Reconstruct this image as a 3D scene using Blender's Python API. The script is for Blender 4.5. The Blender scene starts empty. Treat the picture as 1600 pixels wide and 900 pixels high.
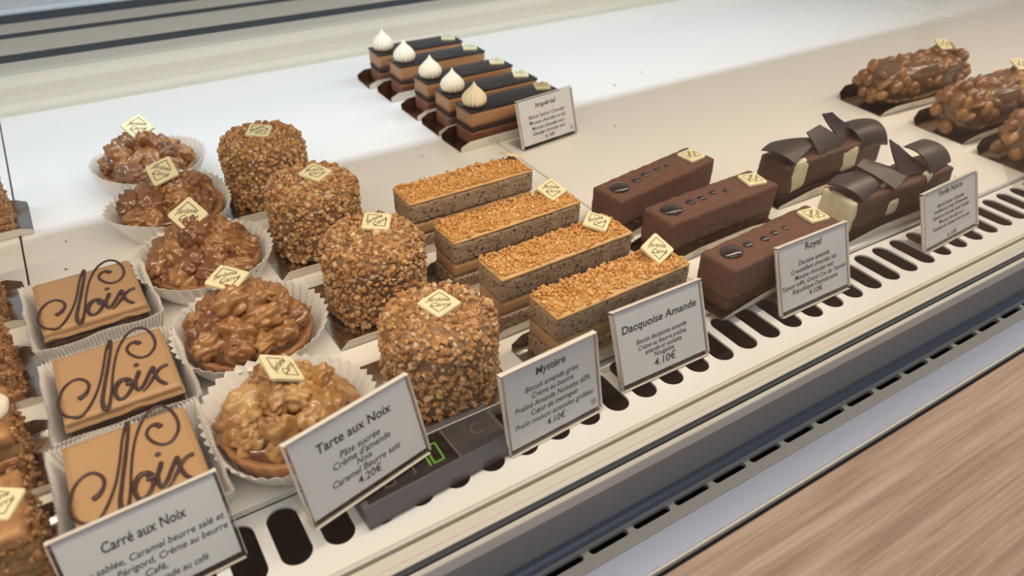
import bpy, bmesh, math, random
import numpy as np
from mathutils import Vector, Matrix, noise
PI = math.pi
C = bpy.context.scene.collection
def lin(r, g, b):
    f = lambda c: (c/255/12.92) if c/255 <= .04045 else ((c/255+.055)/1.055)**2.4
    return (f(r), f(g), f(b), 1)

# ------------------------------------------------------------------ camera
CAM_H = .34
cam_d = bpy.data.cameras.new('camera'); cam = bpy.data.objects.new('camera', cam_d); C.objects.link(cam)
cam_d.sensor_width = 36; cam_d.lens = 26.197; cam_d.clip_start = .005
RM = Matrix(((0.8463222, -0.30036882, 0.43990602), (-0.53243936, -0.50139504, 0.68199071), (0.01571795, -0.81140716, -0.58426994)))
rot = Matrix((RM.col[0], -RM.col[1], -RM.col[2])).transposed()
cam.matrix_world = Matrix.Translation((0, 0, CAM_H)) @ rot.to_4x4()
cam_d.dof.use_dof = True; cam_d.dof.focus_distance = .56; cam_d.dof.aperture_fstop = 7
bpy.context.scene.camera = cam

# ------------------------------------------------------------------ world and lights
w = bpy.data.worlds.new('shop_light'); bpy.context.scene.world = w; w.use_nodes = True
w.node_tree.nodes['Background'].inputs[0].default_value = (.93, .96, 1.0, 1)
w.node_tree.nodes['Background'].inputs[1].default_value = .34
def area(name, loc, target, sx, sy, power, col):
    l = bpy.data.lights.new(name, 'AREA'); l.shape = 'RECTANGLE'; l.size = sx; l.size_y = sy; l.energy = power; l.color = col
    o = bpy.data.objects.new(name, l); C.objects.link(o); o.location = loc
    o.rotation_euler = (Vector(target)-Vector(loc)).to_track_quat('-Z', 'X').to_euler()
    return o
# cool tube over the back half of the shelf (shaded towards the front), warm strip lamp at the front edge, added fill light to brighten counter and signs
cool = area('cool_tube_lamp', (.30, .722, .425), (.30, .745, 0), .014, 1.75, 3.7, (.68, .83, 1.0))
led = area('strip_lamp', (.6, .30, .415), (.6, .42, 0), .02, 2.4, 5.3, (1.0, .82, .61))
front_fill = area('customer_side_fill', (.5, -.9, 2.1), (.5, .1, 0), 1.2, 2.4, 13, (1.0, .96, .92))
vs = bpy.context.scene.view_settings
vs.view_transform = 'Standard'; vs.look = 'None'; vs.gamma = 1; vs.use_curve_mapping = False; vs.exposure = 0.0

# ------------------------------------------------------------------ materials
MATS = {}
def mat(name, col, rough=.5, metal=0, col2=None, nscale=200, namt=.5, bump=0, bscale=400, spec=.5, sss=0, coat=0, trans=0, island=0, detail=4, specks=None, aniso=None, alpha=1, emit=0):
    if name in MATS: return MATS[name]
    m = bpy.data.materials.new(name); m.use_nodes = True; nt = m.node_tree; N = nt.nodes; L = nt.links
    b = N['Principled BSDF']
    b.inputs['Base Color'].default_value = lin(*col); b.inputs['Roughness'].default_value = rough; b.inputs['Metallic'].default_value = metal
    b.inputs['Specular IOR Level'].default_value = spec
    if coat: b.inputs['Coat Weight'].default_value = coat; b.inputs['Coat Roughness'].default_value = .12
    if sss: b.inputs['Subsurface Weight'].default_value = sss; b.inputs['Subsurface Radius'].default_value = (.004, .002, .001); b.inputs['Subsurface Scale'].default_value = 1
    if trans: b.inputs['Transmission Weight'].default_value = trans
    if emit: b.inputs['Emission Color'].default_value = lin(*col); b.inputs['Emission Strength'].default_value = emit
    tc = N.new('ShaderNodeTexCoord')
    src = None
    if col2:
        n = N.new('ShaderNodeTexNoise'); n.inputs['Scale'].default_value = nscale; n.inputs['Detail'].default_value = detail
        if aniso:
            mp = N.new('ShaderNodeMapping'); mp.inputs['Scale'].default_value = aniso; L.new(tc.outputs['Object'], mp.inputs[0]); L.new(mp.outputs[0], n.inputs['Vector'])
        else: L.new(tc.outputs['Object'], n.inputs['Vector'])
        r = N.new('ShaderNodeValToRGB'); r.color_ramp.elements[0].position = .5-.5*(1-namt); r.color_ramp.elements[1].position = .5+.5*(1-namt)
        r.color_ramp.elements[0].color = lin(*col); r.color_ramp.elements[1].color = lin(*col2)
        L.new(n.outputs['Fac'], r.inputs[0]); src = r.outputs[0]
    if island:
        g = N.new('ShaderNodeNewGeometry'); r = N.new('ShaderNodeValToRGB')
        els = r.color_ramp.elements; cols = island
        els[0].color = lin(*cols[0]); els[1].color = lin(*cols[-1])
        for i, cc in enumerate(cols[1:-1]):
            e = els.new((i+1)/(len(cols)-1)); e.color = lin(*cc)
        L.new(g.outputs['Random Per Island'], r.inputs[0]); src = r.outputs[0]
    if specks:
        sc, thr, scol = specks
        v = N.new('ShaderNodeTexNoise'); v.inputs['Scale'].default_value = sc; v.inputs['Detail'].default_value = 2; L.new(tc.outputs['Object'], v.inputs['Vector'])
        rr = N.new('ShaderNodeValToRGB'); rr.color_ramp.elements[0].position = thr; rr.color_ramp.elements[1].position = thr+.04
        L.new(v.outputs['Fac'], rr.inputs[0])
        mx = N.new('ShaderNodeMix'); mx.data_type = 'RGBA'; mx.inputs[7].default_value = lin(*scol)
        if src: L.new(src, mx.inputs[6])
        else: mx.inputs[6].default_value = lin(*col)
        L.new(rr.outputs[0], mx.inputs[0]); src = mx.outputs[2]
    if src: L.new(src, b.inputs['Base Color'])
    if bump:
        n2 = N.new('ShaderNodeTexNoise'); n2.inputs['Scale'].default_value = bscale; n2.inputs['Detail'].default_value = 5
        L.new(tc.outputs['Object'], n2.inputs['Vector'])
        bp = N.new('ShaderNodeBump'); bp.inputs['Strength'].default_value = bump; bp.inputs['Distance'].default_value = .001
        L.new(n2.outputs['Fac'], bp.inputs['Height']); L.new(bp.outputs[0], b.inputs['Normal'])
    MATS[name] = m; return m

def pane_mat(name, tint, refl_rough=.02, ior=1.45):
    m = bpy.data.materials.new(name); m.use_nodes = True; nt = m.node_tree; N = nt.nodes; L = nt.links
    N.remove(N['Principled BSDF']); out = N['Material Output']
    t = N.new('ShaderNodeBsdfTransparent'); t.inputs[0].default_value = (*tint, 1)
    g = N.new('ShaderNodeBsdfGlossy'); g.inputs['Roughness'].default_value = refl_rough
    fr = N.new('ShaderNodeFresnel'); fr.inputs[0].default_value = ior
    ge = N.new('ShaderNodeNewGeometry'); inv = N.new('ShaderNodeMath'); inv.operation = 'SUBTRACT'; inv.inputs[0].default_value = 1
    L.new(ge.outputs['Backfacing'], inv.inputs[1])
    mu = N.new('ShaderNodeMath'); mu.operation = 'MULTIPLY'; L.new(fr.outputs[0], mu.inputs[0]); L.new(inv.outputs[0], mu.inputs[1])
    mx = N.new('ShaderNodeMixShader'); L.new(mu.outputs[0], mx.inputs[0]); L.new(t.outputs[0], mx.inputs[1]); L.new(g.outputs[0], mx.inputs[2])
    L.new(mx.outputs[0], out.inputs[0]); return m

m_shelf = mat('white_enamel', (236, 232, 226), .16, bump=.015, bscale=60)
m_strip = mat('white_steel', (226, 226, 224), .3)
m_alu = mat('cream_aluminium', (208, 203, 192), .38, metal=.1)
m_alu2 = mat('blue_reflection_aluminium', (150, 160, 184), .32, metal=.6)  # blue tint stands in for daylight reflected in the metal
m_grey = mat('grey_fascia', (138, 137, 136), .45, metal=.1)
m_rubber = mat('black_rubber', (38, 40, 42), .5)
m_dark = mat('dark_cavity', (26, 24, 23), .35)
m_black = mat('black_void', (10, 10, 10), .8)
m_back = mat('beige_track', (186, 173, 156), .45)
m_cove = mat('cream_cove', (196, 187, 168), .4)
m_white = mat('white_panel', (228, 228, 226), .4)
m_paper = mat('sign_paper', (230, 233, 241), .7)
m_ink = mat('ink', (52, 50, 52), .8)
m_ivory = mat('ivory_chocolate', (232, 222, 180), .45, sss=.15)
m_print = mat('plaque_ink', (62, 48, 34), .6)
m_case = mat('baking_paper', (243, 239, 233), .6, sss=.1)
m_silver = mat('silver_card', (200, 198, 196), .16, metal=1, bump=.12, bscale=300)
m_gold = mat('gold_card', (150, 122, 92), .2, metal=1, bump=.12, bscale=300)
m_card = mat('white_card', (228, 220, 208), .6)
m_logo = mat('card_logo', (196, 178, 168), .6)
m_acr = pane_mat('acrylic', (.97, .965, .955), .03, 1.49)
m_acre = mat('acrylic_edge', (232, 226, 218), .3)
m_glass = pane_mat('case_glass', (.985, .99, .985), .01, 1.45)

# ------------------------------------------------------------------ mesh helpers
def mk(name, v, f, m, parent=None, smooth=False, label=None):
    me = bpy.data.meshes.new(name); me.from_pydata([tuple(p) for p in v], [], [tuple(q) for q in f]); me.update()
    if m: me.materials.append(m)
    if smooth: me.polygons.foreach_set('use_smooth', [True]*len(me.polygons))
    o = bpy.data.objects.new(name, me); C.objects.link(o)
    if parent: o.parent = parent
    if label: o['label'] = label
    return o
def from_bm(name, bm, m, parent=None, smooth=False):
    bmesh.ops.recalc_face_normals(bm, faces=bm.faces)
    me = bpy.data.meshes.new(name); bm.to_mesh(me); bm.free()
    me.materials.append(m)
    if smooth: me.polygons.foreach_set('use_smooth', [True]*len(me.polygons))
    o = bpy.data.objects.new(name, me); C.objects.link(o)
    if parent: o.parent = parent
    return o
def rbox(name, x0, x1, y0, y1, z0, z1, m, parent=None, bev=0, seg=2, smooth=False):
    bm = bmesh.new(); bmesh.ops.create_cube(bm, size=1)
    for v in bm.verts: v.co = Vector((x0+(v.co.x+.5)*(x1-x0), y0+(v.co.y+.5)*(y1-y0), z0+(v.co.z+.5)*(z1-z0)))
    if bev: bmesh.ops.bevel(bm, geom=list(bm.edges), offset=bev, segments=seg, profile=.5, affect='EDGES')
    return from_bm(name, bm, m, parent, smooth)
def cake_block(name, x0, x1, y0, y1, z0, z1, m, parent, amp=.0006, freq=120, cell=.0035, seed=0, rnd=.0015, lean=0):
    """box with a fine grid, softly rounded and roughened"""
    nx, ny, nz = [max(2, int(round(d/cell))) for d in (x1-x0, y1-y0, z1-z0)]
    bm = bmesh.new(); vd = {}
    def vert(i, j, k):
        key = (i, j, k)
        if key not in vd:
            p = Vector((x0+(x1-x0)*i/nx, y0+(y1-y0)*j/ny, z0+(z1-z0)*k/nz))
            q = Vector((min(max(p.x, x0+rnd), x1-rnd), min(max(p.y, y0+rnd), y1-rnd), min(max(p.z, z0+rnd), z1-rnd)))
            d = p-q
            if d.length > 0:
                n = d.normalized(); p = q+n*rnd
                a = amp*(noise.noise(p*freq+Vector((seed*7.1, seed*3.3, 0)))+.6*noise.noise(p*freq*2.3+Vector((seed, 0, 5))))
                p += n*a
            if lean: p.x += lean*(p.z-z0)
            vd[key] = bm.verts.new(p)
        return vd[key]
    def face(a): bm.faces.new([vert(*t) for t in a])
    for i in range(nx):
        for j in range(ny):
            for k in (0, nz): face([(i, j, k), (i+1, j, k), (i+1, j+1, k), (i, j+1, k)])
    for i in range(nx):
        for k in range(nz):
            for j in (0, ny): face([(i, j, k), (i+1, j, k), (i+1, j, k+1), (i, j, k+1)])
    for j in range(ny):
        for k in range(nz):
            for i in (0, nx): face([(i, j, k), (i, j+1, k), (i, j+1, k+1), (i, j, k+1)])
    return from_bm(name, bm, m, parent, True)
def lathe(name, prof, n, m, parent=None, rfun=None, smooth=True, cap=True):
    v = []; f = []
    for (r, z) in prof:
        for i in range(n):
            a = 2*PI*i/n; rr, zz = (r, z) if rfun is None else rfun(r, z, a)
            v.append((rr*math.cos(a), rr*math.sin(a), zz))
    for k in range(len(prof)-1):
        for i in range(n):
            j = (i+1) % n; f.append((k*n+i, k*n+j, (k+1)*n+j, (k+1)*n+i))
    if cap:
        f.append(tuple(range(n))[::-1]); f.append(tuple((len(prof)-1)*n+i for i in range(n)))
    return mk(name, v, f, m, parent, smooth)
def extrude_x(name, prof, x0, x1, m, parent=None):
    n = len(prof); v = [(x0, y, z) for y, z in prof]+[(x1, y, z) for y, z in prof]
    f = [(i, (i+1) % n, n+(i+1) % n, n+i) for i in range(n)]+[tuple(range(n))[::-1], tuple(range(n, 2*n))]
    bm = bmesh.new(); vs_ = [bm.verts.new(p) for p in v]
    for q in f: bm.faces.new([vs_[i] for i in q])
    return from_bm(name, bm, m, parent)
def tube(name, pts, radii, m, parent=None, n=8, up=Vector((0, 0, 1)), flat=.8, sub=6, cyc=False):
    P = [Vector(p) for p in pts]
    if not hasattr(radii, '__len__'): radii = [radii]*len(P)
    Q = []; R = []
    for i in range(len(P)-1):     # Catmull-Rom
        p0 = P[max(i-1, 0)]; p1 = P[i]; p2 = P[i+1]; p3 = P[min(i+2, len(P)-1)]
        for s in range(sub):
            t = s/sub
            Q.append(.5*((2*p1)+(p2-p0)*t+(2*p0-5*p1+4*p2-p3)*t*t+(3*p1-p0-3*p2+p3)*t**3)); R.append(radii[i]*(1-t)+radii[i+1]*t)
    Q.append(P[-1]); R.append(radii[-1])
    v = []; f = []; K = len(Q)
    for i, q in enumerate(Q):
        d = (Q[min(i+1, K-1)]-Q[max(i-1, 0)])
        if d.length < 1e-9: d = Vector((1, 0, 0))
        d.normalize(); s = d.cross(up)
        if s.length < 1e-6: s = Vector((0, 1, 0))
        s.normalize(); u = s.cross(d)
        e = R[i]*(.55 if i in (0, K-1) else 1)
        for k in range(n):
            a = 2*PI*k/n; v.append(q+s*math.cos(a)*e+u*math.sin(a)*e*flat)
    for i in range(K-1):
        for k in range(n):
            l = (k+1) % n; f.append((i*n+k, i*n+l, (i+1)*n+l, (i+1)*n+k))
    f.append(tuple(range(n))[::-1]); f.append(tuple((K-1)*n+k for k in range(n)))
    return mk(name, v, f, m, parent, True)
def lump_mesh(name, rx, ry, rz, m, sub=3, amp=.2, freq=2.2, seed=0, ridged=False, groove=0):
    bm = bmesh.new(); bmesh.ops.create_icosphere(bm, subdivisions=sub, radius=1)
    for v in bm.verts:
        p = v.co.copy(); q = p*freq+Vector((seed*13.7, seed*5.1, seed*2.9))
        a = noise.noise(q)
        if ridged: a = 1.7*math.sqrt(abs(a)+.015)+.35*math.sqrt(abs(noise.noise(q*1.9+Vector((4, 1, 7))))+.01)-1.05
        d = 1+amp*a-groove*math.exp(-(p.y/.16)**2)*(1 if p.z > -.2 else 0)
        v.co = Vector((p.x*rx*d, p.y*ry*d, p.z*rz*d))
    bmesh.ops.recalc_face_normals(bm, faces=bm.faces)
    me = bpy.data.meshes.new(name); bm.to_mesh(me); bm.free(); me.materials.append(m)
    me.polygons.foreach_set('use_smooth', [True]*len(me.polygons)); return me
def inst(name, me, parent, loc, rot=(0, 0, 0), sc=1):
    o = bpy.data.objects.new(name, me); C.objects.link(o); o.parent = parent; o.location = loc; o.rotation_euler = rot
    o.scale = (sc,)*3 if not hasattr(sc, '__len__') else sc
    return o
ICO = None
def bits(name, pts, nrm, sizes, m, parent, seed=0, squash=.7, smooth=False):
    """many small crumbs as one mesh (uncountable coating)"""
    global ICO
    if ICO is None:
        bm = bmesh.new(); bmesh.ops.create_icosphere(bm, subdivisions=1, radius=1)
        bm.verts.ensure_lookup_table(); ICO = (np.array([v.co[:] for v in bm.verts]), [tuple(v.index for v in f.verts) for f in bm.faces]); bm.free()
    rng = np.random.default_rng(seed); V = []; F = []; base, fc = ICO; nb = len(base)
    for i, (p, s) in enumerate(zip(pts, sizes)):
        b = base*(1+rng.uniform(-.28, .28, (nb, 1)))*rng.uniform(.65, 1.15, 3)
        q = rng.normal(size=4); q /= np.linalg.norm(q); a, x, y, z = q
        Rm = np.array([[1-2*(y*y+z*z), 2*(x*y-z*a), 2*(x*z+y*a)], [2*(x*y+z*a), 1-2*(x*x+z*z), 2*(y*z-x*a)], [2*(x*z-y*a), 2*(y*z+x*a), 1-2*(x*x+y*y)]])
        V.append(b@Rm.T*s+np.array(p)); F += [tuple(k+i*nb for k in q_) for q_ in fc]
    o = mk(name, np.concatenate(V), F, m, parent, smooth); o['kind'] = 'stuff'
    return o
def thing(name, label, cat, loc, rz=0, group=None):
    o = bpy.data.objects.new(name, None); C.objects.link(o); o.location = loc; o.rotation_euler = (0, 0, rz); o.empty_display_size = .02
    o['label'] = label; o['category'] = cat
    if group: o['group'] = group
    return o
_fc = {}
def text_mesh(txt, bold=0.0, shear=.2):
    key = (txt, bold, shear)
    if key in _fc: return _fc[key]
    cu = bpy.data.curves.new('lettering', 'FONT'); cu.body = txt; cu.align_x = 'CENTER'; cu.align_y = 'CENTER'; cu.size = 1; cu.shear = shear; cu.offset = bold; cu.resolution_u = 3
    o = bpy.data.objects.new('lettering', cu); C.objects.link(o)
    dg = bpy.context.evaluated_depsgraph_get(); me = bpy.data.meshes.new_from_object(o.evaluated_get(dg))
    bpy.data.objects.remove(o); bpy.data.curves.remove(cu)
    co = np.empty(len(me.vertices)*3); me.vertices.foreach_get('co', co); co = co.reshape(-1, 3)
    V = co; F = [tuple(p.vertices) for p in me.polygons]; bpy.data.meshes.remove(me)
    _fc[key] = (V, F); return _fc[key]
def text_obj(name, txt, m, parent, origin, xdir, ydir, width=None, em=.004, bold=.01, shear=.2, lift=.0002):
    V, F = text_mesh(txt, bold, shear)
    w = V[:, 0].max()-V[:, 0].min(); cx = (V[:, 0].max()+V[:, 0].min())/2
    sx = em if width is None else width/w
    xd = Vector(xdir).normalized(); yd = Vector(ydir).normalized(); nd = xd.cross(yd); o0 = Vector(origin)+nd*lift
    pts = [o0+xd*((v[0]-cx)*sx)+yd*(v[1]*em) for v in V]
    return mk(name, pts, F, m, parent)

# ------------------------------------------------------------------ display case
X0, X1 = -.55, 2.3
case = thing('display_case', 'refrigerated pastry display case with white shelf and aluminium front rail', 'display case', (0, 0, 0))
seams = [-.55, -.062, .385, .832, 1.279, 1.726, 2.3]
for a, b in zip(seams[:-1], seams[1:]):
    rbox('shelf_panel', a+.0007, b-.0007, .2965, .965, -.0055, 0, m_shelf, case, .0008, 1)
rbox('shelf_support', X0, X1, .31, .96, -.03, -.0062, m_dark, case)
def perforated(name, xs, pitch, n, y0, y1, ztop, th, hw, hy0, hy1, m, parent, horiz=False):
    v = []; f = []; N = 32; cy = (hy0+hy1)/2; hl = (hy1-hy0)/2
    for c in range(n):
        cx = xs+pitch*c; ring = []; outer = []
        for i in range(N):
            a = 2*PI*(i+.5)/N; ca, sa = math.cos(a), math.sin(a)
            if not horiz:
                r = hw; ring.append((cx+r*ca, cy+(hl-r)*(1 if sa > 0 else -1)+r*sa))
            else:
                r = hl; ring.append((cx+(hw-r)*(1 if ca > 0 else -1)+r*ca, cy+r*sa))
        hp = pitch/2
        for i in range(N):    # matching outer points around the cell rectangle
            a = 2*PI*(i+.5)/N; ca, sa = math.cos(a), math.sin(a); t = 1/max(abs(ca), abs(sa)); ux, uy = ca*t, sa*t
            outer.append((cx+hp*ux, (cy+(y1-cy)*uy) if uy > 0 else (cy+(cy-y0)*uy)))
        # exact corners
        for qi, (sx, sy) in enumerate(((1, 1), (-1, 1), (-1, -1), (1, -1))):
            pass
        b = len(v)
        v += [(x, y, ztop) for x, y in outer]+[(x, y, ztop) for x, y in ring]+[(x, y, ztop-th) for x, y in ring]
        for i in range(N):
            j = (i+1) % N; f.append((b+i, b+j, b+N+j, b+N+i)); f.append((b+N+i, b+N+j, b+2*N+j, b+2*N+i))
        # fill the four corner slivers left by the radial sampling
        for k, (sx, sy) in enumerate(((1, 1), (-1, 1), (-1, -1), (1, -1))):
            i0 = N//8-1+k*N//4; i1 = i0+1
            v.append((cx+sx*hp, y1 if sy > 0 else y0, ztop)); f.append((b+i0, len(v)-1, b+i1 % N))
    return mk(name, v, f, m, parent)
SP = .0240
perforated('perforated_strip', .0352-SP*14, SP, 90, .2365, .2965, -.006, .0016, .0086, .2518, .2925, m_strip, case)
rbox('air_duct', X0, X1, .236, .2975, -.075, -.07, m_dark, case)
rbox('duct_wall', X0, X1, .2975, .3000, -.075, -.0062, m_dark, case)
rbox('duct_wall', X0, X1, .2335, .2360, -.075, -.0095, m_dark, case)
# front rail profile: raised lip, groove, flat, glass channel, front lip
extrude_x('front_rail', [(.2365, -.012), (.2365, -.0042), (.2348, -.0036), (.2335, -.0042), (.2333, -.0075), (.2312, -.0075), (.2310, -.0045), (.2240, -.0045), (.2238, -.0049), (.2235, -.0045),
                         (.2200, -.0045), (.2198, -.012), (.2152, -.012), (.2150, -.0045), (.2120, -.0045), (.2117, -.0055), (.2117, -.014)], X0, X1, m_alu, case)
extrude_x('rail_groove', [(.2333, -.0076), (.2312, -.0076), (.2312, -.0068), (.2333, -.0068)], X0, X1, m_grey, case)
extrude_x('gasket', [(.2197, -.0115), (.2197, -.0040), (.2188, -.0030), (.2178, -.0036), (.2168, -.0028), (.2158, -.0034), (.2153, -.0042), (.2153, -.0115)], X0, X1, m_rubber, case)
rbox('front_fascia', X0, X1, .2119, .2150, -.0510, -.0125, m_grey, case)
extrude_x('fascia_foot', [(.2119, -.051), (.2119, -.0450), (.2103, -.0478), (.2080, -.0486), (.2066, -.0500), (.2060, -.051)], X0, X1, mat('blue_grey_steel', (84, 90, 104), .3, metal=.5), case)
perforated('vent_strip', .2037-.0342*22, .0342, 82, .1908, .2062, -.0505, .003, .0146, .1987, .2037, m_grey, case, horiz=True)
rbox('vent_duct', X0, X1, .190, .208, -.075, -.070, m_black, case)
rbox('vent_duct_side', X0, X1, .2064, .2085, -.075, -.0515, m_black, case)
rbox('lower_ledge', X0, X1, .1712, .1908, -.056, -.0502, m_alu2, case, .0004, 1)
rbox('ledge_edge', X0, X1, .1692, .1711, -.056, -.0490, m_alu, case, .0004, 1)
rbox('ledge_gap', X0, X1, .1665, .1691, -.060, -.0530, m_black, case)
# staff side: cove, track with two grooves, door sill
cv = [(.9655, -.004)]+[(.9655+.016*(1-math.cos(t*PI/2/6)), .016*math.sin(t*PI/2/6)*1.0) for t in range(0, 7)]
extrude_x('back_cove', [(1.0, -.004), (.962, -.004), (.962, .001), (.966, .004), (.971, .010), (.974, .018), (.976, .027), (.979, .034), (.984, .0375), (1.0, .0375)], X0, X1, m_cove, case)
extrude_x('door_track', [(1.0, -.004), (1.0, .0375), (1.032, .0375), (1.032, .024), (1.066, .024), (1.066, .0375), (1.131, .0375), (1.131, .024), (1.156, .024), (1.156, .0375), (1.200, .0375), (1.200, .020), (1.250, .020), (1.250, -.004)], X0, X1, m_back, case)
for ya, yb, zz in ((1.0322, 1.0658, .0355), (1.1312, 1.1558, .0355), (1.2002, 1.2498, .0355)):
    rbox('track_groove', X0, X1, ya, yb, zz, zz+.001, mat('groove_shade', (40, 43, 50), .6), case)  # dark fill just below the rim paints the shade inside each groove
rbox('door_sill', X0, X1, 1.2505, 1.36, -.004, .043, m_white, case, .004, 2)
rbox('shading_canopy', X0, X1, .24, 1.27, .43, .46, m_white, case, .002, 1)  # unseen slab, added and sized to block light over the shelf
rbox('light_cutoff_plate', X0, X1, .6985, .7015, .25, .43, m_white, case)  # unseen plate, added to cut the cool light off towards the front
rbox('lamp_housing', X0, X1, .285, .318, .418, .4295, m_alu, case, .001, 1)
# front pane standing in its gasket
gp = rbox('glass_pane', X0, X1, .2150, .2196, -.0020, .4290, m_glass, case)
for xx in (-.55, 2.27): rbox('canopy_post', xx, xx+.025, 1.243, 1.268, .0375, .43, m_alu, case, .002, 1)

# customer side counter
def wood_mat():
    m = bpy.data.materials.new('oak_laminate'); m.use_nodes = True; nt = m.node_tree; N = nt.nodes; L = nt.links; b = N['Principled BSDF']
    tc = N.new('ShaderNodeTexCoord'); mp = N.new('ShaderNodeMapping'); mp.inputs['Rotation'].default_value = (0, 0, math.radians(-14)); mp.inputs['Scale'].default_value = (3, 42, 8)
    L.new(tc.outputs['Object'], mp.inputs[0])
    n1 = N.new('ShaderNodeTexNoise'); n1.inputs['Scale'].default_value = 2.2; n1.inputs['Detail'].default_value = 6; n1.inputs['Distortion'].default_value = .6; L.new(mp.outputs[0], n1.inputs['Vector'])
    mp2 = N.new('ShaderNodeMapping'); mp2.inputs['Rotation'].default_value = (0, 0, math.radians(-14)); mp2.inputs['Scale'].default_value = (6, 240, 8); L.new(tc.outputs['Object'], mp2.inputs[0])
    n2 = N.new('ShaderNodeTexNoise'); n2.inputs['Scale'].default_value = 2.0; n2.inputs['Detail'].default_value = 3; L.new(mp2.outputs[0], n2.inputs['Vector'])
    ad = N.new('ShaderNodeMath'); ad.operation = 'MULTIPLY_ADD'; ad.inputs[1].default_value = .45; L.new(n2.outputs['Fac'], ad.inputs[0])
    ml = N.new('ShaderNodeMath'); ml.operation = 'MULTIPLY'; ml.inputs[1].default_value = .6; L.new(n1.outputs['Fac'], ml.inputs[0]); L.new(ml.outputs[0], ad.inputs[2])
    r = N.new('ShaderNodeValToRGB'); e = r.color_ramp.elements; e[0].position = .38; e[0].color = lin(150, 122, 104); e[1].position = .68; e[1].color = lin(196, 168, 147)
    L.new(ad.outputs[0], r.inputs[0]); L.new(r.outputs[0], b.inputs['Base Color']); b.inputs['Roughness'].default_value = .42
    return m
ct = rbox('counter', X0, X1, -.60, .1664, -.09, -.0505, wood_mat(), None, .001, 1)
ct['label'] = 'light oak wood counter top in front of the display case'; ct['category'] = 'counter'

# ------------------------------------------------------------------ shared pieces
def plaque(parent, loc, rz=0, tilt=(0, 0), s=.0118, name='plaque'):
    """ivory chocolate lozenge with its framed script print; s = half diagonal"""
    p = bpy.data.objects.new(name, None)
    bm = bmesh.new(); h = .0024; q = s*.99
    pts = []
    for k in range(4):
        a0 = k*PI/2; cx, cy = q*math.cos(a0)*.86, q*math.sin(a0)*.86
        for t in (-45, -22, 0, 22, 45):
            a = a0+math.radians(t); pts.append((cx+q*.14*math.cos(a), cy+q*.14*math.sin(a)))
    lo = [bm.verts.new((x, y, 0)) for x, y in pts]; hi = [bm.verts.new((x, y, h*.75)) for x, y in pts]; tp = [bm.verts.new((x*.94, y*.94, h)) for x, y in pts]
    n = len(pts)
    for i in range(n):
        j = (i+1) % n; bm.faces.new((lo[i], lo[j], hi[j], hi[i])); bm.faces.new((hi[i], hi[j], tp[j], tp[i]))
    bm.faces.new(tp); bm.faces.new(lo[::-1])
    o = from_bm(name, bm, m_ivory, parent); o.location = loc; o.rotation_euler = (tilt[0], tilt[1], rz)
    bpy.data.objects.remove(p)
    # frame interrupted at left and right corners
    fv = []; ff = []; r0 = s*.70; wd = s*.02
    def seg(a, b):
        d = Vector((b[0]-a[0], b[1]-a[1], 0)).normalized(); nn = Vector((-d.y, d.x, 0))*wd; k = len(fv)
        for p_, sg in ((a, 1), (b, 1), (b, -1), (a, -1)): fv.append((p_[0]+nn.x*sg, p_[1]+nn.y*sg, h+.0001))
        ff.append((k, k+1, k+2, k+3))
    for sy in (1, -1):
        for sx in (1, -1): seg((0, sy*r0), (sx*r0*.62, sy*r0*.38))
    mk('plaque_frame', fv, ff, m_print, o)
    text_obj('plaque_lettering', 'Jérôme', m_print, o, (-s*.06, s*.17, h), (1, .0, 0), (0, 1, 0), width=s*1.15, em=s*.40, bold=.0, shear=.45)
    text_obj('plaque_lettering', 'Carré', m_print, o, (s*.10, -s*.2, h), (1, .0, 0), (0, 1, 0), width=s*.95, em=s*.40, bold=.0, shear=.45)
    return o
def tray(parent, x0, x1, yw, m_in, flap=.011, ang=68, logo=True, curve=.0):
    """folded card: base and two long upright flaps, metallic inside, white outside"""
    t = .0005; z0 = .0004; c, s = math.cos(math.radians(ang)), math.sin(math.radians(ang)); n = 14
    rbox('card_base', x0, x1, -yw, yw, z0, z0+t, m_in, parent)
    for sg in (-1, 1):
        for inner in (True, False):
            v = []; f = []; off = 0 if inner else .0005
            for i in range(n+1):
                u = i/n; x = x0+(x1-x0)*u; hh = flap*min(1, .30+2.6*min(u, 1-u)) if curve else flap*min(1, .55+6*min(u, 1-u))
                yb = sg*(yw+off); v += [(x, yb, z0), (x, yb+sg*hh*c, z0+hh*s)]
            for i in range(n):
                q = (2*i, 2*i+2, 2*i+3, 2*i+1); f.append(q if (sg < 0) != inner else q[::-1])
            fl = mk('card_flap_lining' if inner else 'card_flap', v, f, m_in if inner else m_card, parent)
        if logo and sg < 0:
            xm = x0+(x1-x0)*.3; a = .0085
            pts = [(xm+a*math.cos(t_), -(yw+.0006)-c*(.0055+.0026*math.sin(t_))-.0002, z0+s*(.0055+.0026*math.sin(t_))) for t_ in [2*PI*k/20 for k in range(21)]]
            tube('printed_oval', pts, .00018, m_logo, parent, 4, sub=1)
            text_obj('printed_name', 'Jérôme Carré', m_logo, parent, (xm, -(yw+.0007)-c*.0055, z0+s*.0055), (1, 0, 0), (0, -c, s), width=.011, em=.0028, bold=.0, shear=.4, lift=.0003)
def surf_points_top(x0, x1, y0, y1, z, n, rng, zj=.001):
    return [(rng.uniform(x0, x1), rng.uniform(y0, y1), z+rng.uniform(-.0004, zj)) for _ in range(n)]

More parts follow.
